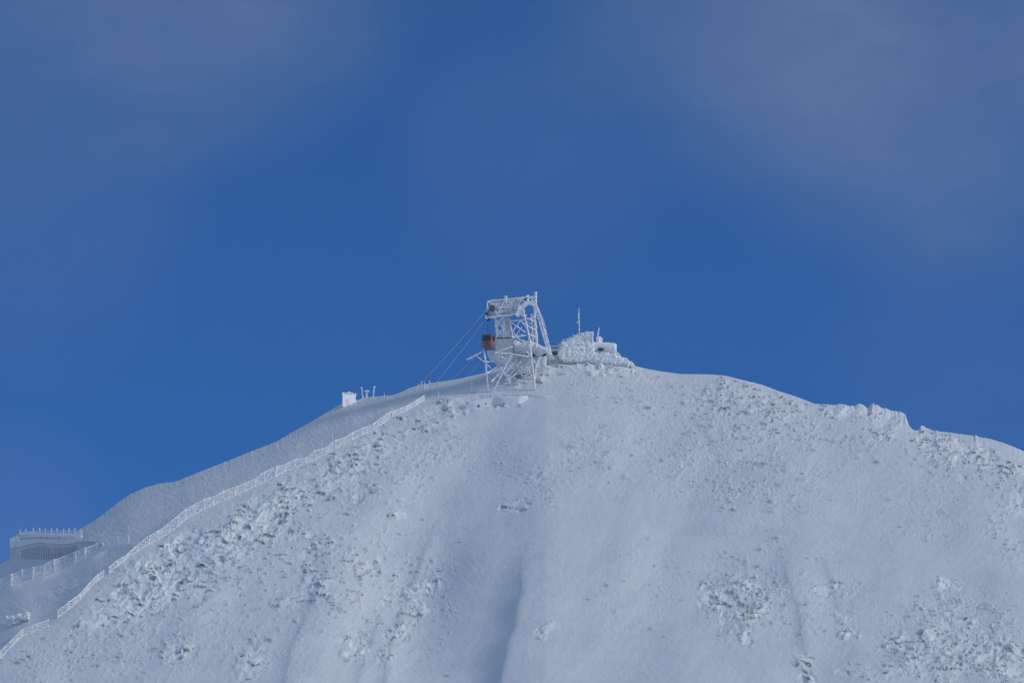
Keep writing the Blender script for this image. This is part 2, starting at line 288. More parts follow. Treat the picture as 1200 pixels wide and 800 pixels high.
# ------------------------------------------------------------------ mesh helpers
class MB:
    def __init__(s): s.v = []; s.f = []
    def ring(s, c, n, u, r, sides, jit):
        w = np.cross(n, u); k0 = len(s.v)
        for k in range(sides):
            a = 2*math.pi*k/sides; rr = r*(1+random.uniform(-jit, jit))
            s.v.append(c+rr*(math.cos(a)*u+math.sin(a)*w))
        return k0
    def tube(s, pts, r, sides=6, jit=0.25, seg=0.5, r1=None):
        pts = [np.asarray(p, float) for p in pts]; out = []
        for a, b in zip(pts[:-1], pts[1:]):
            n = max(1, int(np.linalg.norm(b-a)/seg)) if seg else 1
            for k in range(n): out.append(a+(b-a)*k/n)
        out.append(pts[-1]); prev = None; M = len(out)
        for i, p in enumerate(out):
            d = out[min(i+1, M-1)]-out[max(i-1, 0)]; d = d/(np.linalg.norm(d)+1e-9)
            u = np.cross(d, [0.13, 0.9, 0.31]); u /= np.linalg.norm(u)
            rr = r if r1 is None else r+(r1-r)*i/max(1, M-1)
            rr *= 1+random.uniform(-jit, jit)
            k0 = s.ring(p, d, u, rr, sides, jit)
            if prev is not None:
                for k in range(sides): s.f.append((prev+k, prev+(k+1) % sides, k0+(k+1) % sides, k0+k))
            else: s.f.append(tuple(k0+k for k in range(sides))[::-1])
            prev = k0
        s.f.append(tuple(prev+k for k in range(sides)))
        return s
    def hull8(s, q):                     # bottom four then top four corners
        k = len(s.v); s.v += [np.asarray(p, float) for p in q]
        s.f += [(k+3, k+2, k+1, k), (k+4, k+5, k+6, k+7)]+[(k+i, k+(i+1) % 4, k+4+(i+1) % 4, k+4+i) for i in range(4)]
        return s
    def box(s, c, ax, ay, az): # centre and half axes
        c, ax, ay, az = map(lambda q: np.asarray(q, float), (c, ax, ay, az))
        return s.hull8([c-ax-ay-az, c+ax-ay-az, c+ax+ay-az, c-ax+ay-az, c-ax-ay+az, c+ax-ay+az, c+ax+ay+az, c-ax+ay+az])
    def prism(s, pts, y0, y1):           # outline seen at (px, py), run between two depths
        a = [AT(x, y, y0) for x, y in pts]; d = np.array([0, y1-y0, 0.0]); n = len(a); k = len(s.v)
        s.v += a+[p+d for p in a]
        s.f += [tuple(k+i for i in range(n)), tuple(k+n+i for i in range(n))[::-1]]+[(k+i, k+n+i, k+n+(i+1) % n, k+(i+1) % n) for i in range(n)]
        return s
    def blob(s, c, rad, nz=0.25, nu=22, nv=14, seed=0, e=1.0, f=2.2, flat=None):
        k = len(s.v); off = np.random.default_rng(seed).uniform(0, 90, 2)
        pw = lambda t: np.sign(t)*np.abs(t)**e
        th, p_ = np.meshgrid(math.pi*np.arange(nv+1)/nv, 2*math.pi*np.arange(nu)/nu, indexing='ij'); q = 900+seed % 5
        d = np.stack([pw(np.sin(th))*pw(np.cos(p_)), pw(np.sin(th))*pw(np.sin(p_)), pw(np.cos(th))], -1)
        m = 1+nz*gnoise(d[..., 0]*f+off[0]+d[..., 1]*1.3, d[..., 2]*f+off[1]-d[..., 1]*.9, q)+nz*.6*gnoise(d[..., 0]*f*2.7+off[0]+d[..., 1]*3, d[..., 2]*f*2.7+off[1]-d[..., 1]*2., q+7)
        s.v += list((np.asarray(c)+d*np.asarray(rad)*m[..., None]).reshape(-1, 3))
        for i in range(nv):
            for j in range(nu): s.f.append((k+i*nu+j, k+(i+1)*nu+j, k+(i+1)*nu+(j+1) % nu, k+i*nu+(j+1) % nu))
        return s
    def relief(s, pts, y, depth, amp=0.5, R_=5.0, step=0.4, seed=0, jag=1.0, fr=(4.0, 1.7), lean=0.0, slant=0.0, comb=0.0):
        # a crusted mass with the given outline: rounded front and back, its surface broken into lumps and feathers
        A = np.array(pts, float); x0, y0_ = A.min(0)-1.5; x1, y1_ = A.max(0)+1.5
        gx, gy = np.meshgrid(np.arange(x0, x1, step), np.arange(y0_, y1_, step))
        jx = gx+jag*(gnoise(gx/2.6, gy/2.6, 700+seed % 3)+.6*gnoise(gx/1.1, gy/1.1, 704)); jy = gy+jag*(gnoise(gx/2.2, gy/2.2, 708+seed % 3)+.7*gnoise(gx/.9, gy/1.0, 712))
        ins = np.zeros(gx.shape, bool); sd = np.full(gx.shape, 1e9)
        for (ax, ay), (bx, by) in zip(A, np.roll(A, -1, 0)):
            t = np.clip(((jx-ax)*(bx-ax)+(jy-ay)*(by-ay))/((bx-ax)**2+(by-ay)**2+1e-9), 0, 1)
            sd = np.minimum(sd, np.hypot(jx-ax-t*(bx-ax), jy-ay-t*(by-ay)))
            if by != ay: ins ^= ((ay > jy) != (by > jy)) & (jx < (bx-ax)*(jy-ay)/(by-ay)+ax)
        sd = np.where(ins, sd, -sd); on = sd > 0
        q = 1-np.clip(sd/R_, 0, 1); prof = np.sqrt(np.clip(1-q*q, 0, 1)); w = np.clip(sd/1.2, 0, 1)
        nn = amp*w*(.8*ridged(gx/fr[0]+.4*gy/fr[0]+seed*3.1, gy/fr[0], 720, 2)+.5*gnoise(gx/fr[1]+seed, gy/fr[1], 724)+.35*gnoise(gx/.8, gy/.8+seed, 726)-.5)
        if comb: nn = nn*(1-comb)+comb*amp*w*0.85*(ridged((gx*.55+gy*.83)/2.4+.5*gnoise(gx/4, gy/4, 731), (gx*.83-gy*.55)/9+seed, 730, 3)-.3)
        yc_ = y+lean*(gy-A[:, 1].max())+slant*(gx-A[:, 0].mean())
        fr_ = AT(gx, gy, y); d0 = np.zeros_like(fr_); d0[..., 1] = yc_-y-depth*.5*prof-nn; d1 = np.zeros_like(fr_); d1[..., 1] = yc_-y+depth*.5*prof
        k = len(s.v); H, W = gx.shape; s.v += list((fr_+d0).reshape(-1, 3))+list((fr_+d1).reshape(-1, 3)); o = H*W
        cell = on[:-1, :-1] & on[1:, :-1] & on[:-1, 1:] & on[1:, 1:]
        for i, j in zip(*np.nonzero(cell)):
            a = k+i*W+j; b_, c_, d_ = a+1, a+W+1, a+W
            s.f += [(a, d_, c_, b_), (o+a, o+b_, o+c_, o+d_)]
            if j == 0 or not cell[i, j-1]: s.f.append((a, o+a, o+d_, d_))
            if j+1 >= cell.shape[1] or not cell[i, j+1]: s.f.append((b_, c_, o+c_, o+b_))
            if i == 0 or not cell[i-1, j]: s.f.append((a, b_, o+b_, o+a))
            if i+1 >= cell.shape[0] or not cell[i+1, j]: s.f.append((d_, o+d_, o+c_, c_))
        return s
    def build(s, name, m, parent=None, loc=None, smooth=False):
        L = np.array(parent.location) if parent is not None and loc is None else (np.asarray(loc, float) if loc is not None else np.mean([s.v[i] for f_ in s.f for i in f_], axis=0))
        me = bpy.data.meshes.new(name)
        if parent is not None and parent.parent is not None: L = L+np.array(parent.parent.location)
        used = sorted({i for f_ in s.f for i in f_}); mp = {i: k for k, i in enumerate(used)}
        me.from_pydata([tuple(s.v[i]-L) for i in used], [], [tuple(mp[i] for i in f_) for f_ in s.f])
        me.materials.append(m)
        if smooth: me.polygons.foreach_set('use_smooth', np.ones(len(me.polygons), bool))
        me.validate(); me.update()
        o = bpy.data.objects.new(name, me); C.objects.link(o)
        if parent is not None: o.parent = parent
        else: o.location = L
        return o
def tag(o, label, cat, group=None):
    o['label'] = label; o['category'] = cat
    if group: o['group'] = group
    return o
def thing(name, label, cat, loc, group=None):
    o = bpy.data.objects.new(name, None); C.objects.link(o); o.location = tuple(loc); o.empty_display_size = 0.5
    return tag(o, label, cat, group)
K = 0.30
def bar(pts, w, **k):
    w = w*1.15                    # a rime-covered member; each point is (px, py, y); w is its width seen, in px
    return MB().tube([AT(*p) for p in pts], w*K/2, **k)

# ------------------------------------------------------------------ the cable car pylon
foot = terr(600, 452); y0 = float(foot[1])
tower = thing('cable_car_pylon', 'tall lattice cable car pylon crusted white with rime, standing on the summit', 'pylon', foot)
def tp(name, pts, w, m=RIME, **k): return bar(pts, w, **k).build(name, m, tower)
f, b, m0 = y0-5, y0+5, y0
def ft(x, y): t = terr(x, y); return (x, y, float(t[1]))
for pts, w in [([(566.5,408,f),(568.5,420,f),ft(572,459)], 1.9), ([(600,414,f),ft(577.5,459)], 1.8), ([(589,416,b),(591.5,432,b),ft(598,451)], 3.0),
               ([(613,362,f),(620,395,f),(622.5,418,f),ft(627,457)], 2.3), ([(634,412,b),(628,429,b),ft(626.5,444)], 1.9)]:
    tp('leg', pts, w)
for pts, w in [([(580,413,f),(601,406,f)],1.6),([(584,416,f),(617,434,b)],1.3),([(604,419,m0),(613,409,m0)],1.1),([(592,413,m0),(604,419,m0)],1.3),([(616,410,f),(627,425,b)],1.4),
   ([(597,444,m0),(606,436,m0)],1.2),([(570,424,f),(584,423,m0)],1.1),([(570,426,f),(577,433,m0)],1.),([(583,416,f),(591,429,b)],1.5),([(605,430,b),(624,424,f)],1.1),
   ([(592,437,b),(610,447,m0)],1.1),([(600,415,m0),(612,441,b)],1.2),([(610,424,f),(592,446,m0)],1.2),([(580,414,f),(583,424,m0)],1.3),([(613,441,b),(625,432,f)],1.1),([(618,404,f),(631,416,b)],1.6),([(570,438,f),(586,427,m0)],1.3),([(576,447,f),(591,431,m0)],1.3),([(586,430,f),(597,446,b)],1.5),([(622,420,f),(609,438,b)],1.4),([(624,432,f),(612,446,m0)],1.3),([(600,415,f),(622,418,f)],1.6),([(580,413.5,f),(600,414.5,f)],1.6),([(593,436,m0),(606,420,m0)],1.5),([(626,446,m0),(616,428,b)],1.3)]:
    tp('brace', pts, w*1.25)
tp('jib_arm', [(547,421.5,f-1),(564.5,412.3,f-1)], 1.9); tp('jib_strut', [(558,416.5,f-1),(567.5,424,f)], 1.1)
# upper columns
for dx, yy in ((0, m0-3), (1.6, m0+2)):
    tp('column', [(579.7+dx,368,yy),(582.4+dx,397,yy)], 1.6); tp('column', [(588.3+dx,369,yy),(590.5+dx,397,yy)], 1.3)
    for p in ([(580.4,384),(587,372.5)],[(580.2,373.5),(589.3,385)],[(589.5,384),(581.9,394)],[(581,384),(590,395)]):
        tp('brace', [(x+dx, y, yy) for x, y in p], 1.05 if dx == 0 else .8)
MB().prism([(591.6,367),(597.2,366.5),(598.2,398),(592.8,398)], m0-1.2, m0+1.0).build('lift_shaft', CONC, tower)
tp('column', [(597,374,m0-2),(601.2,397,m0-2)], 1.6)
for pts, w in [([(598,377),(616,389.5)],1.5),([(611,374.5),(601.4,387)],1.3),([(598.5,376.3),(615.5,374.3)],1.4),([(601.6,386.6),(604,395)],1.2),([(601.4,395),(617,392.7)],2.2),
    ([(610.4,375.5),(618,385)],1.2),([(602,396),(612,383)],1.0),([(605,395.5),(618,402)],1.8)]:
    tp('brace', [(x, y, m0-1) for x, y in pts], w)
tp('column', [(626,352,m0+2),(626.7,372,m0+2),(629.3,403,m0+2)], 2.6); tp('column', [(622.5,368,b),(625,403,b)], 1.5)
zz = [(615.2,372),(626.6,376),(616.8,381),(627.6,386),(619.3,391),(628.3,395),(620.8,400),(629,403)]
for p, q in zip(zz[:-1], zz[1:]): tp('brace', [(*p, f+2), (*q, m0+2)], 1.3)
for p, q in [((626.5,371),(617,378)),((627,380),(618,388)),((628,390),(620,396))]: tp('brace', [(*p, m0+2), (*q, b)], 1.1)
tp('strut', [(628,357,m0+1),(634,374,m0+4),(644.5,414,b+5),ft(649,424)], 2.2); tp('strut', [(629.5,368,m0+1),(636,392,m0+4),(642.5,414,b+4),ft(646,425)], 1.3)
tp('strut', [(630,360,m0+2),(637,376,m0+5),(646.5,415,b+6),ft(652,424)], .8)
# head
hd = bar([(571.5,352.6,f+1),(592,350.5,f+1),(627.5,347.2,f+2)], 1.3)
for pts, w in [([(571.8,352.6,f+1),(570.2,366,f+1),(569,373.2,f+1)],1.5),([(569,373.2,f+1),(582,370.5,f+1),(600,369,f+1)],2.2),([(573,354,b-2),(600,351,b-2),(626,349,b-2)],1.3),([(572,372,b-2),(600,368,b-2),(618,369,b-2)],1.6),
    ([(571.5,352.6,f+1),(573,354,b-2)],1.2),([(569,373,f+1),(572,372,b-2)],1.4),([(574,353,f+1),(583,370,f+1)],1.2),([(583,370,f+1),(591,351,f+1)],1.2),([(591,352,f+1),(601,369,f+1)],1.2),([(601,369,f+1),(609,350,f+1)],1.1),
    ([(609,350,f+1),(618,356,f+2)],1.2),([(600,369,f+1),(600,368,b-2)],1.2),([(627.5,347.2,f+2),(626,349,b-2)],1.2),([(572,361,f+1),(600,360,f+1)],1.6)]:
    hd.tube([AT(*p) for p in pts], w*K/2)
hd.build('head_frame', RIME, tower)
hb = MB().relief([(573.5,354),(584,352.3),(596,351),(606,350.3),(611,351),(606,360),(602,367.5),(590,369.2),(578,370.5),(572,372),(575,363)], m0-1.5, 4.5, .45, R_=3, jag=1.6, seed=2, fr=(5, 2))
hb.build('machinery_crust', RIMEDARK, tower)
def wheel(x, y, yy, r, m, name, par, wd=.35, rot=0.5):
    c = AT(x, y, yy); ax = np.array([math.sin(rot), math.cos(rot), 0]); u = np.array([math.cos(rot), -math.sin(rot), 0]); w = np.array([0, 0, 1.])
    g_ = MB(); n = 20; k0 = 0
    prof = [(-wd, .25), (-wd, .9), (-wd, 1), (-wd*.4, .93), (wd*.4, .93), (wd, 1), (wd, .9), (wd, .25)]
    for k in range(n):
        a = 2*math.pi*k/n
        for t, q in prof: g_.v.append(c+ax*t+(u*math.cos(a)+w*math.sin(a))*r*q)
    M = len(prof)
    for k in range(n):
        for i in range(M): g_.f.append((k*M+i, k*M+(i+1) % M, ((k+1) % n)*M+(i+1) % M, ((k+1) % n)*M+i))
    return g_.build(name, m, par)
wheel(577, 361.3, f+.4, 1.15, GREYP, 'sheave', tower, wd=.25); wheel(571.2, 367.5, f+.4, .65, GREYP, 'sheave', tower); wheel(605.5, 359.5, f+.4, 1.0, RIMEDARK, 'sheave', tower)
sd = MB(); A = [(605.8,369.5),(609,363.5),(612.6,358),(617,354.6),(621.5,354),(625.5,356.5),(628,361),(629,366)]
th = [5.0, 5.0, 4.4, 3.3, 2.6, 2.3, 2.0, 1.6]
for i, ((x, y), t) in enumerate(zip(A, th)):
    p = AT(x, y, f); a_, b_ = A[max(i-1, 0)], A[min(i+1, len(A)-1)]; dx, dy = b_[0]-a_[0], b_[1]-a_[1]; l = math.hypot(dx, dy)
    n = np.array([dy/l, 0, dx/l])*t*K*0.5*1.15
    for q in (p-n, p+n, p+n+[0, 2.2, 0], p-n+[0, 2.2, 0]): sd.v.append(q+np.random.uniform(-.16, .16, 3))
for i in range(len(A)-1):
    for k in range(4): sd.f.append((4*i+k, 4*i+(k+1) % 4, 4*i+4+(k+1) % 4, 4*i+4+k))
sd.f += [(3, 2, 1, 0), tuple(4*(len(A)-1)+k for k in range(4))]
sd.build('cable_saddle', WHITE, tower)
lv = MB()
for k in range(5): lv.tube([AT(611.5-1.2*k, 350.5+k*.5, f+.4+.2*k), AT(603.4-.9*k, 366+k*.3, f+.4+.2*k)], .16, sides=4, jit=.1)
lv.build('guide_rail', RIMEDARK, tower)
rg = MB(); cc = (619.2, 364.2)
rg.tube([AT(cc[0]+9*math.cos(t), cc[1]+9.2*math.sin(t), m0-1) for t in np.linspace(-.1, math.pi+.2, 16)], .2); rg.build('hoop', RIME, tower)
for x, ya, yb, w, yy in [(592.8,346.5,354,3.0,f+1.2),(618.2,345.8,352.8,3.2,f+2.2),(627.6,342,357,2.6,f+3),(623.5,349,354,2.0,m0)]:
    tp('rimed_stub', [(x,yb,yy),(x+.1,ya,yy)], w, jit=.22)
MB().blob(AT(616.4, 349.8, f+1.9), (.45, .4, .7), .2, seed=77).build('dark_lump', STEEL, tower)  # dark lump against the left side of the rimed stub

# ------------------------------------------------------------------ arrival station under the pylon, and the summit lodge behind it
st = thing('arrival_station', 'low snow-buried arrival station with smooth grey wall beside the orange cabin', 'station', terr(600, 436))
MB().prism([(580.2,397.2),(600.6,396.6),(601.5,413.5),(588,415.5),(580.8,411)], m0-3.5, m0+5).build('wall', CONC, st)
MB().prism([(571,410.2),(590,411.5),(601,413.8),(601,419),(592,425.5),(583,422.5),(574,417)], m0-2.5, m0+5).build('underside', SNOWM, st)
rf = MB().relief([(597,401),(604,398.5),(611,402),(617,400),(624,401.5),(630,403.5),(636,406),(641,409.5),(641,413),(633,415),(624,413.4),(612,414),(602,413.8),(599,409)], m0+1.5, 9, .4, R_=6, seed=5, fr=(10, 4))
rf.relief([(579,397.6),(581,395.6),(590,394.8),(600,394.6),(602.4,396),(601.6,398.4),(598,397.8),(580,398.4)], m0+.3, 8, .3, R_=1.6, seed=6)
rf.build('snow_roof', SNOWM, st)
MB().prism([(602,413),(641,411),(640,428),(630,434),(604,438)], b+1.2, b+13).build('base_wall', SNOWM, st)
MB().relief([(603,417),(612,415.5),(621,418),(633,416.5),(641,418),(640,430),(626,436),(604,440)], b+.9, 1.6, .25, R_=6, seed=8, fr=(12, 6)).build('drifted_snow', SNOWM, st, smooth=True)
for q in ([(612,413.8),(617,413.2),(617.5,415.2),(612.4,415.6)],[(623.2,412.4),(626.6,412.4),(626.6,416.6),(623.4,416.8)],[(636.2,415.6),(640.2,412.4),(641,414.6),(637,417.6)],[(604,415.2),(606.8,414.4),(606.4,416.4),(604.2,417)]):
    MB().prism(q, b+.2, b+1.1).build('opening', DARK, st)
y1 = TY(655, 424)
lo = thing('summit_lodge', 'low wide snow-covered summit lodge with dark window slits, right of the pylon', 'lodge', terr(652, 426))
MB().prism([(634,417),(640,409),(672,407),(676,424),(652,432),(634,430)], y1-1, y1+9).build('wall', SNOWM, lo)
rl = MB().relief([(636,410.5),(643,407.3),(652,405.3),(660,401.8),(672,400),(676,408),(668,411),(652,411),(640,412)], y1+3, 9, .5, R_=4, seed=9)
rl.build('snow_roof', SNOWM, lo)
for q in ([(646,412.2),(654,411.4),(656,410.6),(656,411.8),(646.4,413.4)],[(646.6,414.4),(654,413.2),(654.2,414.8),(647,415.8)]):
    MB().prism(q, y1-1.5, y1-.6).build('window', DARK, lo)

y2 = TY(690, 424)
hu = thing('summit_hut', 'rime-crusted summit hut bristling with ice feathers, on the highest rocks', 'hut', terr(686, 422))
MB().prism([(658,402),(676,393),(694,391.5),(696,416),(690,424),(662,424)], y2+1, y2+8).build('wall', SNOWM, hu)
MB().relief([(653,409),(657,401),(661,399),(666,396.5),(669,395),(673,392.6),(676,391.4),(680,390),(684,388.6),(687,387.2),(690,387.8),(693,387.6),(695,390),(695.5,398),(697,408),(700,418),(694,426),(676,427),(660,426),(653,420)], y2+.5, 5, .45, R_=4, jag=1.5, fr=(10, 4.2), comb=.8, seed=11, lean=-.05, slant=.03).build('rime_crust', WHITE, hu, smooth=True)
ic = MB()
for k in range(150):
    x = random.uniform(657, 695); top = np.interp(x, [654,660,668,676,684,692,697], [406,399.5,395.5,391.8,390,389.5,397])+random.uniform(0, 8)
    l = random.uniform(1.2, 4.2); a = random.uniform(-1.2, -.2) if k % 3 else random.uniform(-2.4, -1.2); yy = y2+random.uniform(-.8, 2)
    ic.tube([AT(x, top+1.5, yy), AT(x-abs(l*math.cos(a))*random.choice([1, 1, .3, -.5]), top-abs(l*math.sin(a))*.8, yy)], .28, sides=5, seg=.3, r1=.06)
ic.build('ice_feathers', RIME, hu)
tn = MB(); ctr = []
for k, x in enumerate(np.linspace(693, 722.5, 14)):
    rr = 6.9*(1-.35*max(0, (x-719)/4)**2); p = AT(x, 407.6+.02*(x-700), y2+2.5); p0 = tn.ring(p, np.array([1., 0, 0]), np.array([0, 0, 1.]), rr*K, 18, .06)
    if k:
        for q in range(18): tn.f.append((p0-18+q, p0-18+(q+1) % 18, p0+(q+1) % 18, p0+q))
tn.f += [tuple(range(18))[::-1], tuple(len(tn.v)-18+q for q in range(18))]
tn.build('barrel_vault', RIME, hu, smooth=True)
MB().relief([(693,409),(700,411),(708,410.5),(715,412),(722,412.5),(727,417),(733,419.5),(740,423.5),(744,427),(738,431),(722,430),(704,428),(690,426)], y2-.8, 4, .5, R_=6, lean=-.12, jag=1.5, comb=.6, fr=(11, 4.5), seed=13).build('rime_skirt', WHITE, hu, smooth=True)
MB().blob(AT(704, 409.2, y2+.35), (1.1, .4, .55), .4, seed=9).build('vent', STEEL, hu)
MB().tube([AT(694.2, 402, y2), AT(694.4, 388.2, y2)], .3, jit=.3).build('vent_pipe', RIME, hu)
mm = MB().tube([AT(679, 394, y2+4), AT(678.4, 376, y2+4), AT(678.2, 361.5, y2+4)], .21, sides=6, jit=.3, seg=.4)
for y, l in ((377.5, -2.4), (372.5, -1.2), (369, -1.0), (381, 1)): mm.blob(AT(678.3+l*.5, y, y2+4), (abs(l)*K*.5+.1, .25, .42), .4, nu=10, nv=8, seed=int(y))
tag(mm.build('radio_mast', RIME), 'tall thin rime-coated radio mast rising behind the summit hut', 'mast')
ws = thing('weather_station', 'stubby frosted weather sensor with whip antenna on the hut roof', 'weather station', AT(701.5, 401, y2+3))
MB().tube([AT(701.5, 402, y2+3), AT(701.5, 394.5, y2+3)], .85, sides=10, jit=.12).build('sensor_housing', RIME, ws)
MB().tube([AT(704.3, 402, y2+3), AT(704.5, 396, y2+3)], .4, jit=.2).build('sensor_housing', RIME, ws)
MB().tube([AT(700.6, 396, y2+3), AT(701, 390, y2+3), AT(702.3, 383.5, y2+3)], .3, jit=.35, r1=.14).build('whip_antenna', RIME, ws)

# ------------------------------------------------------------------ the cabin
yc = f-1.5
cab = thing('cable_car_cabin', 'orange-red cable car cabin with dark windows hanging from the pylon', 'cable car', AT(572.4, 410, yc))
s = K; ang = math.radians(-24); e1 = np.array([math.cos(ang), math.sin(ang), 0]); e2 = np.array([-math.sin(ang), math.cos(ang), 0]); ez = np.array([0, 0, 1.])
cz = AT(572.4, 401.0, yc)
hw, hd_ = 2.0, 1.38
def cab_ring(z, w, d, c=.35):
    return [cz+e1*x+e2*y+ez*z for x, y in [(-w+c,-d),(w-c,-d),(w,-d+c),(w,d-c),(w-c,d),(-w+c,d),(-w,d-c),(-w,-d+c)]]
def loft(rings):
    g_ = MB(); n = len(rings[0])
    for r in rings: g_.v += r
    for i in range(len(rings)-1):
        for k in range(n): g_.f.append((i*n+k, i*n+(k+1) % n, i*n+n+(k+1) % n, i*n+n+k))
    g_.f += [tuple(range(n))[::-1], tuple((len(rings)-1)*n+k for k in range(n))]
    return g_
loft([cab_ring(-1.35, hw*.98, hd_*.98), cab_ring(-.2, hw*1.02, hd_*1.02), cab_ring(.3, hw, hd_), cab_ring(2.25, hw*.95, hd_*.95), cab_ring(2.45, hw*.9, hd_*.9)]).build('body', ORANGE, cab)
loft([cab_ring(-2.75, hw*.62, hd_*.6), cab_ring(-2.2, hw*.86, hd_*.84), cab_ring(-1.36, hw*1.0, hd_*1.0)]).build('lower_skirt', GREYP, cab)
loft([cab_ring(2.46, hw*.99, hd_*.99), cab_ring(2.62, hw*.97, hd_*.97), cab_ring(2.78, hw*.7, hd_*.7)]).build('roof', GREYP, cab)
def win(face, u0, u1, z0, z1):
    g_ = MB()
    if face in 'fb':
        sg = -1 if face == 'f' else 1; c = cz+e1*(u0+u1)/2+e2*sg*hd_*.985+ez*(z0+z1)/2; g_.box(c, e1*(u1-u0)/2, e2*.06, ez*(z1-z0)/2)
    else:
        sg = 1 if face == 'r' else -1; c = cz+e1*sg*hw*.985+e2*(u0+u1)/2+ez*(z0+z1)/2; g_.box(c, e1*.06, e2*(u1-u0)/2, ez*(z1-z0)/2)
    return g_.build('window', GLASS, cab)
for a, bb in ((-1.6, -1.0), (-.9, .9), (1.0, 1.6)): win('f', a, bb, .3, 2.15); win('b', a, bb, .3, 2.15)
win('r', -1.0, 1.0, .3, 2.15); win('l', -1.0, 1.0, .3, 2.15)
dr = MB().box(cz-e2*hd_*1.035-ez*.5, e1*.7, e2*.03, ez*.62).build('door', mat('deep_red_paint', (.33, .05, .025), .4, .2), cab)
hg = MB()
for x in (-.45, .45): hg.tube([cz+e1*x+ez*2.7, cz+e1*x*.8+ez*7.2+e2*.2], .07, sides=5, jit=.15)
hg.tube([cz-e1*.5+ez*5.1, cz+e1*.5+ez*5.1], .06, sides=5, jit=.1); hg.build('hanger', STEEL, cab)
cg = MB().box(cz+ez*8.2+e2*.3, e1*.7, e2*.25, ez*.32); cg.box(cz+ez*8.75+e2*.3, e1*.45, e2*.2, ez*.22); cg.build('carriage', STEEL, cab)

def cable(p, q, label, r, yfar, ya=None):
    a = AT(*p, f if ya is None else ya); dx, dy = q[0]-p[0], q[1]-p[1]; n = 14; pts = []
    for i in range(n+1):
        t = i/n*2.6; sag = 0.0
        pts.append(AT(p[0]+dx*t, p[1]+dy*t*(1-.05*t+.019), (f if ya is None else ya)+yfar*t))
    o = MB().tube(pts, r, sides=6, jit=0, seg=0).build('cable', ROPE)
    return tag(o, label, 'cable', 'cables running down behind the ridge')
cable((566.8,367), (506.5,437.5), 'upper of the two long thin cables slanting left from the pylon head', .075, 60)
cable((565.6,378), (517,443.5), 'long thin cable slanting left just beside the orange cabin', .075, 60)
cable((560,414), (536.5,439), 'short faint cable running left from below the jib arm', .05, 40)
cable((566,419), (551.5,437.5), 'short faint cable nearest the left pylon leg', .05, 40)

# ------------------------------------------------------------------ snow-capped retaining wall below the pylon, with its floodlight
rw = thing('retaining_wall', 'snow-capped retaining wall along the bench below the pylon', 'wall', terr(575, 470))
top = [(546,474.5),(556,471.5),(566,469.5),(578,468),(590,467),(600,467),(608,467),(618,465.5)]; botm = [(546,478),(556,477.5),(566,475.5),(572,473.5),(590,473.5),(600,473),(608,471.5),(618,467)]
wl = MB(); cp = MB()
yw = [TY(x, y+1.5)-.3 for x, y in botm]
for i in range(len(top)):
    a = AT(*top[i], yw[i]); bq = AT(*botm[i], yw[i]); d = np.array([0, 3.5, 0])
    wl.v += [bq-[0, 0, 1.5], a, a+d, bq+d-[0, 0, 1.5]]
    if i:
        for k in range(4): wl.f.append((4*i-4+k, 4*i+k, 4*i+(k+1) % 4, 4*i-4+(k+1) % 4))
wl.f += [(0, 1, 2, 3), tuple(4*(len(top)-1)+k for k in (3, 2, 1, 0))]
wl.build('wall', SNOWM, rw)
cp.tube([AT(x, y-.2, yw[i]+1.5) for i, (x, y) in enumerate(top)], .8, sides=9, jit=.3, seg=1.0, r1=.8); cp.build('snow_cap', SNOWM, rw, smooth=True)
for x, y, l in ((561,475.5,2.4),(569,473,1.6),(590.5,473.4,1.4)):
    yy = np.interp(x, [p[0] for p in botm], yw); MB().box(AT(x, y, yy-.1), (.28, 0, 0), (0, .2, 0), (0, 0, l*K/2)).build('dark_mark', DARK, rw)  # small near-black boxes marking the foot of the wall
yl = TY(576.5, 465)-1.2
lm = thing('floodlight', 'small bright white floodlight box at the edge of the bench by the left pylon leg', 'floodlight', AT(576.3, 467, yl))
MB().blob(AT(576.6, 464.3, yl), (.46, .35, .5), .08, seed=5, e=.7).build('housing', WHITE, lm); MB().box(AT(574.9, 464.8, yl+.2), (.16, 0, 0), (0, .2, 0), (0, 0, .5)).build('bracket', STEEL, lm)
MB().tube([AT(576.2, 465.2, yl+.1), AT(576.2, 470, yl+.1)], .12).build('stand', STEEL, lm)

# ------------------------------------------------------------------ white hut and marker poles on the left skyline
yh = TY(408, 473)
h2 = thing('rimed_shelter', 'small boxy shelter thick with bright white rime, on the left skyline', 'shelter', terr(408, 473))
MB().hull8([AT(401.6,476.5,yh-5.5), AT(417,476,yh-1), AT(416.4,475,yh+3), AT(403,475,yh+2), AT(401.4,461.3,yh-5.5), AT(417,462.6,yh-1), AT(416.4,461.8,yh+3), AT(403,461,yh+2)]).build('wall', WHITE, h2)
rr = MB()
for k, (x, y, rx, ry) in enumerate([(402,461.2,1.3,1.4),(405.2,461,2.6,.9),(408.8,460.2,1.8,1.3),(412,461.4,2.6,1.1),(416.4,462.4,1.2,1.6)]): rr.blob(AT(x, y, yh-3.9+.28*(x-401.4)), (rx*K*1.1, 1.2, ry*K*1.3), .2, seed=200+k)
rr.build('rime_cap', WHITE, h2)
MB().hull8([AT(406.6,474.4,yh-4.25), AT(411,474.2,yh-2.95), AT(411,474.2,yh-2.9), AT(406.6,474.4,yh-4.2), AT(406.6,466.6,yh-4.25), AT(411,466.8,yh-2.95), AT(411,466.8,yh-2.9), AT(406.6,466.6,yh-4.2)]).build('door', SNOWM, h2)
def pole(name, pts, r, label, cat, group=None, r1=None, jit=.3, mats=RIME):
    return tag(MB().tube([AT(*p) for p in pts], r, jit=jit, r1=r1, seg=.4).build(name, mats), label, cat, group)
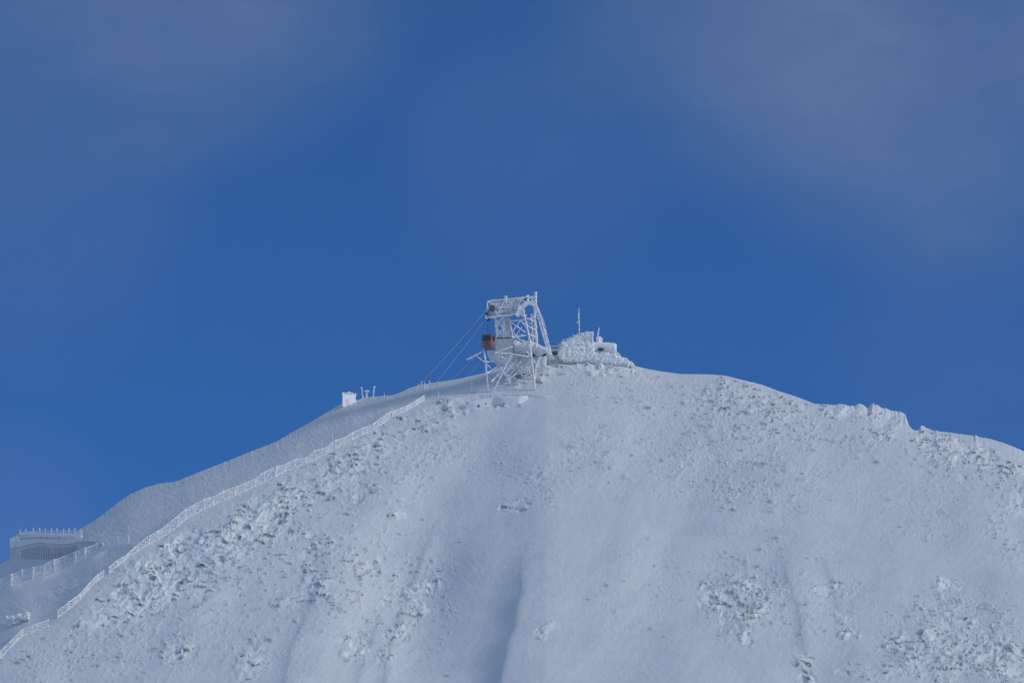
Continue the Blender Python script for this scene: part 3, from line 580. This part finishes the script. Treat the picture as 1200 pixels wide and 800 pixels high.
ya = TY(424, 467); pole('frosted_pole', [(425.2,467,ya),(424.4,458,ya),(423.2,453.4,ya)], .3, 'leaning frosted pole nearest the white shelter', 'pole', 'poles on the left skyline', .22)
pole('frosted_pole', [(437.5,466,ya),(438,457,ya),(438.8,452.2,ya)], .2, 'frosted pole with thickened top, right of the mushroom-shaped vent', 'pole', 'poles on the left skyline', .3)
vt = thing('mushroom_vent', 'mushroom-shaped white vent between two frosted poles on the skyline', 'vent', terr(429.6, 466))
MB().tube([AT(429.6, 467, ya), AT(429.6, 459, ya)], .27, jit=.15).build('stem', RIME, vt); MB().blob(AT(429.9, 458.4, ya), (.95, .9, .42), .15, seed=4).build('cap', RIME, vt)
yb_ = TY(450.5, 465); pole('frosted_pole', [(450.5,465,yb_),(450.5,460.6,yb_)], .16, 'short frosted stake alone on the left skyline', 'pole', 'poles on the left skyline')
labs = ['tallest frosted stake of the small cluster on the ridge left of the pylon', 'leftmost frosted stake of the small ridge cluster', 'second frosted stake from the left of the small ridge cluster', 'thin frosted stake standing a little right of the small ridge cluster', 'frosted stake at the right edge of the small ridge cluster']
for (x, ybm, yt, r), lb in zip([(497.2,456,447.5,.24),(490.6,453.5,450,.24),(493.8,452.5,446,.17),(503.6,450.5,444.5,.18),(500.6,454,449.5,.2)], labs):
    yy = TY(x, ybm); pole('frosted_stake', [(x,ybm+1,yy),(x-.1,yt,yy)], r, lb, 'stake', 'stakes on the ridge left of the pylon', .12)
for (x, yb2, yt, lb) in [(552.6,459,447.5,'thin frosted stake on the snow left of the left pylon leg'),(389,515,506.5,'lone frosted stake on the grey flank behind the snow fence, below the shelter'),(324.5,523.5,519,'tiny frosted stake near the skyline on the grey flank'),
                     (161,641,632.5,'frosted stake where the two snow fences meet'),(459.6,489,478,'tall frosted stake rising above the upper snow fence'),(513.5,466,457.5,'frosted stake on the bank between the ridge cluster and the pylon')]:
    yy = TY(x, yb2); pole('frosted_stake', [(x,yb2+1,yy),(x+.2,yt,yy)], .2, lb, 'stake', 'single stakes on the slope', .15)

# ------------------------------------------------------------------ snow fences
def fence(name, posts, heights, label, root_xy, net=True, r=.26, wires=5, wr=.075, group='snow fences on the left ridge'):
    t = thing(name, label, 'fence', terr(*root_xy), group); L0 = np.array(t.location)
    B = [terr(x, y) for x, y in posts]
    pm = None
    for i, (p, hh) in enumerate(zip(B, heights)):
        H = hh*K/math.cos(PITCH)
        if pm is None:
            g_ = MB().tube([np.array([0, 0, -.8]), np.array([0, 0, 1.0*H+.25])], r, jit=.5, seg=.35)
            o = g_.build('post', WHITE, None, loc=(0, 0, 0)); pm = o; h0 = H
        else:
            o = pm.copy(); C.objects.link(o); o.scale = (1, 1, (H+.3)/(h0+.3)); o.rotation_euler = (random.uniform(-.08, .08), random.uniform(-.11, .11), random.uniform(0, 6))
        o.parent = t; o.location = tuple(p-L0)
    for i in range(len(B)-1):
        if isinstance(net, (set, tuple)) and i in net: continue
        a, b2 = B[i], B[i+1]; Ha, Hb = heights[i]*K, heights[i+1]*K
        g_ = MB(); up = np.array([0, 0, 1.])
        pt = lambda s_, q: a*(1-s_)+b2*s_+up*((Ha*(1-s_)+Hb*s_)*q)
        g_.tube([pt(0, 1), pt(1, 1)], r*.5, sides=5, jit=.55, seg=.5); g_.tube([pt(0, .08), pt(1, .08)], r*.45, sides=4, jit=.35, seg=.6)
        n = wires if a[0] > L0[0]-20 or wires < 4 else 3
        for k in range(-n+1, n):
            c0, c1 = k/n, k/n+1.0
            s0, q0 = (0, c0) if c0 >= 0 else (-c0, 0); s1, q1 = (1, c1) if c1 <= 1 else (1-c0, 1)
            if s1 > s0:
                g_.tube([pt(s0, q0), pt(min(s1, 1), min(q1, 1))], wr*random.uniform(.5, 1.5), sides=4, jit=.5, seg=.6); g_.tube([pt(1-s0, q0), pt(1-min(s1, 1), min(q1, 1))], wr, sides=4, jit=.3, seg=.9)
        for q in range(random.randint(2, 6)):                       # clots of rime caught in the netting
            g_.blob(pt(random.random(), random.random()*.95), (random.uniform(.12, .4), .12, random.uniform(.12, .4)), .4, nu=7, nv=5, seed=q)
        g_.build('net_panel', RIME, t)
    return t
lowp = [(x, y) for x, y in FEN]
lowp = lowp[:3]+[(68,723)]+lowp[3:7]+[(121,675.5)]+lowp[7:8]+[(138,663)]+lowp[8:]
hts = [float(np.interp(x, [0, 60, 110, 170, 240, 330, 400, 440, 500], [11, 12, 9, 9, 11.5, 10, 9, 7.5, 6]))*random.uniform(.7, 1.25)*(.72 if x < 150 else 1) for x, y in lowp]
fence('snow_fence', lowp, hts, 'long rime-caked snow fence with netting climbing the ridge towards the pylon', (240, 597), net=(2, 8))
upp = [(1,693),(13,688),(26,682),(38.5,679),(51,675.5),(63.5,671),(75.5,665.5),(88,661),(100,655),(113,648.5),(126,644),(138,640),(150,637.5)]
fence('snow_fence', upp, [13,13.5,13,13,12.5,13.5,13,12.5,12,11,10.5,10,9], 'shorter snow fence with square panels below the curved terrace', (75, 666), wires=4, wr=.085, r=.33)

# ------------------------------------------------------------------ curved terrace with a gallery of ribs below it, far left
yt = TY(60, 654)-.5
tr = thing('viewing_terrace', 'curved frosted terrace with railing, panel and a dark ribbed gallery beneath, far left', 'terrace', terr(60, 652))
TE = [(11.5,637,643.5,653),(17,634,641,653),(25,632.5,639.6,652.5),(36,631.5,636.6,652),(48,631,635,651.5),(62,631.5,636.4,651.5),(76,631.8,637,650.5),(90,631.2,634.8,648.5),(102,631,633.6,645),(112,632,634.5,641),(120,634.5,637,638.5)]
_tx = np.array([11.5, 24, 36, 48, 62, 76, 90, 104, 120]); _ty = np.array([TY(x, np.interp(x, [t[0] for t in TE], [t[3] for t in TE])+2) for x in _tx])
_tp = np.polyfit(_tx, _ty, 2)
def yq(x): return float(np.polyval(_tp, x))-3.0
dk = MB(); bw = MB()
for i, (x, a, b2, c) in enumerate(TE):
    ya_ = yq(x); p = AT(x, a, ya_); q = AT(x, b2, ya_); r_ = AT(x, c+9, ya_+1.3); q2 = q.copy(); q2[1] += 1.3
    dk.v += [q, p, p+[0, 9, .9], q+[0, 9, 0]]; bw.v += [r_, q2, q2+[0, 5, 0], r_+[0, 5, 0]]
    if i:
        for k in range(4):
            fq = (4*i-4+k, 4*i+k, 4*i+(k+1) % 4, 4*i-4+(k+1) % 4); dk.f.append(fq); bw.f.append(fq)
n = 4*(len(TE)-1)
for g_ in (dk, bw): g_.f += [(0, 1, 2, 3), (n+3, n+2, n+1, n)]
dk.build('deck', SNOWM, tr); bw.build('back_wall', mat('shaded_concrete', (.66, .68, .70), .8, .15, scale=.5), tr)
gm = None; L0 = np.array(tr.location)
txs = [t[0] for t in TE]
for x in np.arange(26, 92, 2.75):
    bq = np.interp(x, txs, [t[2] for t in TE]); cq = np.interp(x, txs, [t[3] for t in TE]); a_ = AT(x, bq+4.5, yq(x)+1.0); c_ = AT(x, cq+4, yq(x)+1.0)
    if gm is None:
        gm = MB().tube([np.zeros(3), np.array([0, 0, a_[2]-c_[2]])], .27, jit=.15).build('rib', CONC, None, loc=(0, 0, 0)); gh = a_[2]-c_[2]; o = gm
    else: o = gm.copy(); C.objects.link(o); o.scale = (1, 1, (a_[2]-c_[2])/gh)
    o.parent = tr; o.location = tuple(c_-L0)
rp = None
for x, ytp in [(15,630),(19,627),(23.4,620.5),(30,619.5),(39,618.6),(46.2,618),(53,619),(60,618.8),(66.5,618.6),(74,619.6),(80.6,618.4),(87.6,618),(94,620)]:
    ty = np.interp(x, txs, [t[1] for t in TE]); yy = yq(x)+1.0; a_ = AT(x, ytp, yy); c_ = AT(x, ty+.6, yy)
    if rp is None: rp = MB().tube([np.zeros(3), np.array([0, 0, a_[2]-c_[2]])], .2, jit=.35, seg=.4).build('railing_post', RIME, None, loc=(0, 0, 0)); rh = a_[2]-c_[2]; o = rp
    else: o = rp.copy(); C.objects.link(o); o.scale = (1, 1, (a_[2]-c_[2])/rh)
    o.parent = tr; o.location = tuple(c_-L0)
rl2 = MB(); xs_ = [12,18,24,30,39,46,53,60,66,74,80,88,96]
for k in range(3):
    rl2.tube([AT(x, np.interp(x, [12,18,24,46,90,96], [631,628,623.5,622,622,622])+k*2.9, yq(x)+1.1) for x in xs_], .17+.1*k, sides=5, jit=.35, seg=.5)
rl2.build('snowy_railing', RIME, tr)
rw2 = MB()
for x0_, x1_ in zip(xs_[2:-1], xs_[3:]):
    rw2.hull8([AT(x0_+.2, 633, yq(x0_)+1.5), AT(x1_-.2, 633, yq(x1_)+1.5), AT(x1_-.2, 633, yq(x1_)+1.7), AT(x0_+.2, 633, yq(x0_)+1.7), AT(x0_+.2, 623.6, yq(x0_)+3.6), AT(x1_-.2, 623.6, yq(x1_)+3.6), AT(x1_-.2, 623.6, yq(x1_)+3.8), AT(x0_+.2, 623.6, yq(x0_)+3.8)])
rw2.build('railing_infill', SNOWM, tr)
MB().prism([(11.2,630.5),(24,629.2),(24,633.2),(12,642)], yq(17)-.7, yq(17)-.4).build('wind_panel', WHITE, tr)

# drifted snow block at the left edge
yk = TY(20, 731)-1
sb = MB().relief([(5,728),(6.5,722),(12,720.4),(18,721.6),(20,720),(23,718.5),(27,720.5),(31,716.5),(35,717),(36,722),(33,727),(26,727.5),(21,726),(17,728.5)], yk, 3.5, .5, R_=4, seed=15)
tag(sb.build('snow_block', WHITE), 'lumpy white snow block at the left edge, just above the lowest stretch of fence', 'snow block')

# ------------------------------------------------------------------ thin mountain air
hz = MB(); X_ = 9400.0
hz.hull8([(-X_,-X_,-7),(X_,-X_,-7),(X_,X_,-7),(-X_,X_,-7),(-X_,-X_,480),(X_,-X_,480),(X_,X_,480),(-X_,X_,480)])
hm = bpy.data.materials.new('haze'); hm.use_nodes = True; hn = hm.node_tree; hn.nodes.remove(hn.nodes['Principled BSDF'])
pv = hn.nodes.new('ShaderNodeVolumePrincipled'); pv.inputs['Density'].default_value = HAZE; pv.inputs['Color'].default_value = (.66, .84, 1, 1)
hn.links.new(pv.outputs['Volume'], hn.nodes['Material Output'].inputs['Volume'])
ho = hz.build('haze', hm, loc=(0, 0, 0)); ho['kind'] = 'stuff'

# ------------------------------------------------------------------ camera, light, sky
cd = bpy.data.cameras.new('camera'); co = bpy.data.objects.new('camera', cd); C.objects.link(co)
co.location = tuple(CAM); co.rotation_euler = (math.pi/2+PITCH, 0, 0); cd.lens = 200; cd.sensor_width = 36; cd.clip_start = 1; cd.clip_end = 90000
bpy.context.scene.camera = co
SUN_EL, SUN_AZ = math.radians(27), math.radians(103)      # azimuth clockwise from +Y
sdir = Vector((math.sin(SUN_AZ)*math.cos(SUN_EL), math.cos(SUN_AZ)*math.cos(SUN_EL), math.sin(SUN_EL)))
sl_ = bpy.data.lights.new('sun', 'SUN'); sl_.energy = 1.7; sl_.angle = math.radians(11); sl_.color = (1, .96, .91)
so = bpy.data.objects.new('sun', sl_); C.objects.link(so); so.rotation_euler = (-sdir).to_track_quat('-Z', 'Y').to_euler(); so.location = (300, -300, 900)
w = bpy.data.worlds.new('World'); bpy.context.scene.world = w; w.use_nodes = True; nt = w.node_tree; L = nt.links
bg = nt.nodes['Background']; bg.inputs['Strength'].default_value = 0.131
sk_ = nt.nodes.new('ShaderNodeTexSky'); sk_.sky_type = 'NISHITA'; sk_.sun_disc = False; sk_.sun_elevation = SUN_EL; sk_.sun_rotation = SUN_AZ
sk_.altitude = 12000; sk_.air_density = 1.5; sk_.dust_density = 0.0; sk_.ozone_density = 10.0
tc = nt.nodes.new('ShaderNodeTexCoord'); DIR = tc.outputs['Generated']
def N_(t, **k):
    n = nt.nodes.new(t)
    for q, v_ in k.items():
        if hasattr(n, q): setattr(n, q, v_)
    return n
def mth(op, a, c=None, cl=False):
    x = N_('ShaderNodeMath', operation=op, use_clamp=cl)
    for i, q in enumerate((a, c)):
        if q is None: continue
        if isinstance(q, (int, float)): x.inputs[i].default_value = q
        else: L.new(q, x.inputs[i])
    return x.outputs[0]
def dotv(vv):
    x = N_('ShaderNodeVectorMath', operation='DOT_PRODUCT'); L.new(DIR, x.inputs[0]); x.inputs[1].default_value = tuple(vv); return x.outputs['Value']
def sm_(x, a, c):
    r = N_('ShaderNodeMapRange', interpolation_type='SMOOTHSTEP'); L.new(x, r.inputs['Value']); r.inputs['From Min'].default_value = a; r.inputs['From Max'].default_value = c; return r.outputs['Result']
def cloud(scale, det, ro=.55, stretch=(1, 1, 1)):
    mp = N_('ShaderNodeMapping'); mp.inputs['Scale'].default_value = stretch; L.new(DIR, mp.inputs['Vector'])
    n = N_('ShaderNodeTexNoise'); n.inputs['Scale'].default_value = scale; n.inputs['Detail'].default_value = det; n.inputs['Roughness'].default_value = ro
    L.new(mp.outputs['Vector'], n.inputs['Vector']); return n.outputs['Fac']
def dirpx(px, py):
    r = ray(px, py); return r/np.linalg.norm(r)
# unseen cloud deck, added over most of the dome to whiten the ambient light, with the clear blue gap above the summit, and thin veils drifting into the gap
deck = mth('MULTIPLY', sm_(dotv(dirpx(600, 420)), 0.93, 0.45), mth('ADD', mth('MULTIPLY', sm_(cloud(2.2, 5), .3, .65), .6), .25))
veil = None
for x_, y_, wd, amp in ((90, -20, .045, .10), (240, -40, .042, .12), (340, -30, .022, .05), (1060, 0, .055, .13), (900, -40, .045, .10), (1190, 40, .055, .11), (60, 170, .035, .05), (30, 300, .03, .035), (620, 210, .028, .035), (780, 90, .03, .03), (0, 640, .026, .08), (1120, 430, .03, .04), (560, 60, .03, .02)):
    q = mth('MULTIPLY', sm_(dotv(dirpx(x_, y_)), math.cos(wd), 1.0), amp); veil = q if veil is None else mth('ADD', veil, q)
wisp = mth('ADD', mth('MULTIPLY', sm_(cloud(15, 6, .55, (1, 1, 1.4)), .2, .82), .7), mth('MULTIPLY', sm_(cloud(46, 6, .62, (1, 1, 2.2)), .25, .8), .35))
veil = mth('MULTIPLY', veil, mth('ADD', wisp, .42), True)
mx = N_('ShaderNodeMix', data_type='RGBA'); L.new(deck, mx.inputs['Factor'])
tint = N_('ShaderNodeMix', data_type='RGBA', blend_type='MULTIPLY'); tint.inputs['Factor'].default_value = 1; L.new(sk_.outputs['Color'], tint.inputs['A']); tint.inputs['B'].default_value = (.74, 1.06, 1.0, 1)
L.new(tint.outputs['Result'], mx.inputs['A']); mx.inputs['B'].default_value = (2.2, 3.1, 4.5, 1)
m2 = N_('ShaderNodeMix', data_type='RGBA'); L.new(veil, m2.inputs['Factor']); L.new(mx.outputs['Result'], m2.inputs['A']); m2.inputs['B'].default_value = (2.3, 2.75, 3.3, 1)
L.new(m2.outputs['Result'], bg.inputs['Color'])
vs = bpy.context.scene.view_settings; vs.view_transform = 'Standard'; vs.look = 'None'; vs.exposure = 0.0; vs.gamma = 1; vs.use_curve_mapping = False
